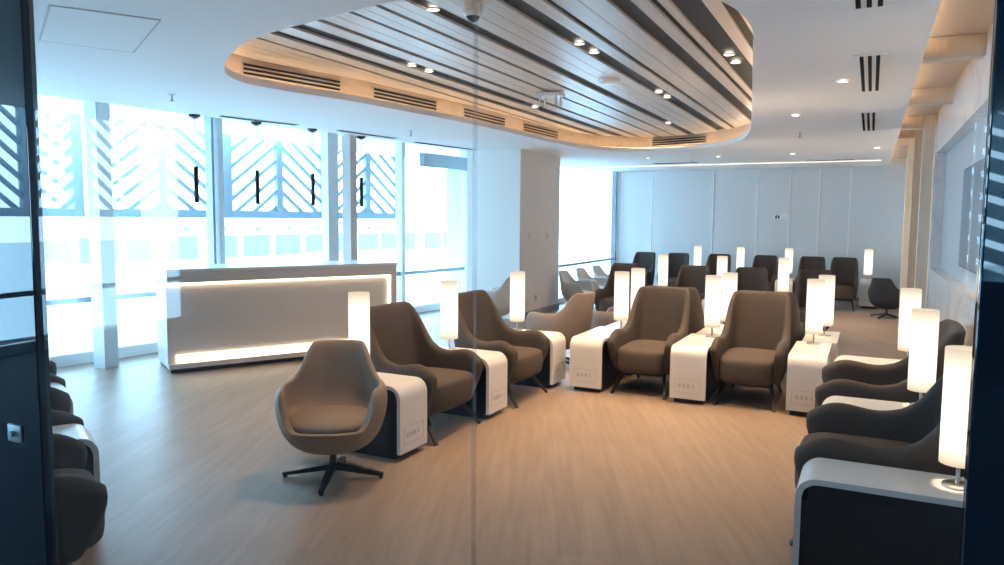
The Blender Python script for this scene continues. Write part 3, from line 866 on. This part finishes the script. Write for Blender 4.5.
# patterned metal screens hung outside the windows
def facade(label, s0, s1, o=3.4, z0=1.66, z1=6.0):
    L = s1-s0
    p = wpt(s0, o); t = thing('facade_screen', label, 'facade screen', (p[0], p[1], 0), wang, 'patterned screens hanging outside the windows')
    bm = B(); box(bm, 0, L, -.06, .06, z0-.08, z0+.06); box(bm, 0, L, -.06, .06, z1, z1+.1)
    obj('frame', bm, M['fscreen'], t, smooth=False)
    n = round(L/1.2); d = L/n
    for k in range(n+1):
        w = .14 if k % 2 else .26
        x = min(max(k*d, w/2), L-w/2)
        obj('trunk', box(B(), x-w/2, x+w/2, -.05, .05, z0, z1), M['fscreen'], t, smooth=False)
    for k in range(n):
        bm = B(); x0, x1 = k*d, (k+1)*d
        zz = z0-1.0
        while zz < z1:
            a, b = (zz, zz+.9) if k % 2 == 0 else (zz+.9, zz)
            pa, pb = [x0, a], [x1, b]
            # clip to the frame
            def clip(p, q):
                if p[1] < z0:
                    f = (z0-p[1])/(q[1]-p[1]); p = [p[0]+(q[0]-p[0])*f, z0]
                if p[1] > z1:
                    f = (z1-p[1])/(q[1]-p[1]); p = [p[0]+(q[0]-p[0])*f, z1]
                return p
            if max(a, b) > z0 and min(a, b) < z1:
                pa2 = clip(pa, pb); pb2 = clip(pb, pa)
                if math.dist(pa2, pb2) > .05: bar(bm, (pa2[0], 0, pa2[1]), (pb2[0], 0, pb2[1]), .06, .065)
            zz += .29
        obj('branches', bm, M['fscreen'], t, smooth=False)
facade('blue metal screen of branching bars outside the window beyond the desk', 1.45, 8.6)
facade('blue metal screen of branching bars outside the window at far left', -5.85, 1.35)
facade('blue metal screen of branching bars outside the corridor window', -14, -5.95)
# screen seen through the corridor's back window
t = thing('facade_screen', 'dark diagonal metal louvre outside the window behind the glass door', 'facade screen', (2.5, -10, 0), 0)
bm = B()
for k in range(16): bar(bm, (-2, 0, 1.2+k*.3), (0, 0, .5+k*.3), .05, .19); bar(bm, (2, 0, 1.2+k*.3), (0, 0, .5+k*.3), .05, .19)
obj('louvre', bm, M['fscreen'], t, smooth=False)
# terminal building across the apron
t = thing('terminal_building', 'long white terminal building with a row of blue windows across the apron', 'building', (-62, 40, -6.2), wang)
obj('wall', box(B(), -75, 60, 0, 14, 0, 7.2), M['bwhite'], t, smooth=False)
obj('roof', box(B(), -76, 61, -1, 15, 7.2, 7.9), M['bwhite'], t, smooth=False)
for k in range(30):
    x = -70+k*4.2
    wbm = B(); box(wbm, x, x+random.choice((2.2, 3.0, 3.4)), -.15, .1, 3.6+random.choice((0, .2)), 5.9)
    obj('window', wbm, M['bglass'], t, smooth=False)
for k in range(24):
    obj('vent_opening', box(B(), -60+k*4.2, -59.5+k*4.2, -.12, .1, 6.35, 6.75), M['bglass'], t, smooth=False)
p = wpt(9.6, 2.2)
t = thing('glazed_wing', 'pale blue clad corner of the building outside beside the pillar', 'building', (p[0]-.1, p[1], -6.2), wang)
obj('cladding', box(B(), -.15, .75, -.2, .5, 0, 12), M['cyanwall'], t, smooth=False)
obj('ledge', box(B(), -.2, .8, -.24, .5, 6.6, 6.9), M['bwhite'], t, smooth=False)

# ------------------------------------------------------------------ light
w = bpy.data.worlds.new('sky'); sc.world = w; w.use_nodes = True
bg = w.node_tree.nodes['Background']; bg.inputs['Color'].default_value = (.46, .75, 1.0, 1); bg.inputs['Strength'].default_value = 10.5
def portal(x, y, z, w_, h_, mtx):
    ld = bpy.data.lights.new('daylight_portal', 'AREA'); ld.shape = 'RECTANGLE'; ld.size = w_; ld.size_y = h_; ld.cycles.is_portal = True
    o = bpy.data.objects.new('daylight_portal', ld); C.objects.link(o); o.matrix_world = mtx
nin = Vector((wd.y, -wd.x, 0))     # into the room
def look(nrm, p):
    z = -nrm; x = Vector((0, 0, 1)).cross(z).normalized(); y = z.cross(x)
    return Matrix(((x.x, y.x, z.x, p[0]), (x.y, y.y, z.y, p[1]), (x.z, y.z, z.z, p[2]), (0, 0, 0, 1)))
portal(0, 0, 0, S1-S0, 2.9, look(nin, wpt((S0+S1)/2, .12, 1.5)))
portal(0, 0, 0, 3.8, 2.9, look(Vector((1, 0, 0)), (-5.4, 14.6, 1.5)))
portal(0, 0, 0, 3.3, 2.2, look(Vector((0, 1, 0)), (2.5, -7.15, 2.1)))

sc.view_settings.view_transform = 'Standard'; sc.view_settings.look = 'None'; sc.view_settings.gamma = 1
sc.view_settings.use_curve_mapping = False; sc.view_settings.exposure = 0.8
sc.cycles.use_denoising = True
sc.cycles.max_bounces = 10; sc.cycles.diffuse_bounces = 5; sc.cycles.transparent_max_bounces = 16
sc.cycles.sample_clamp_indirect = 6
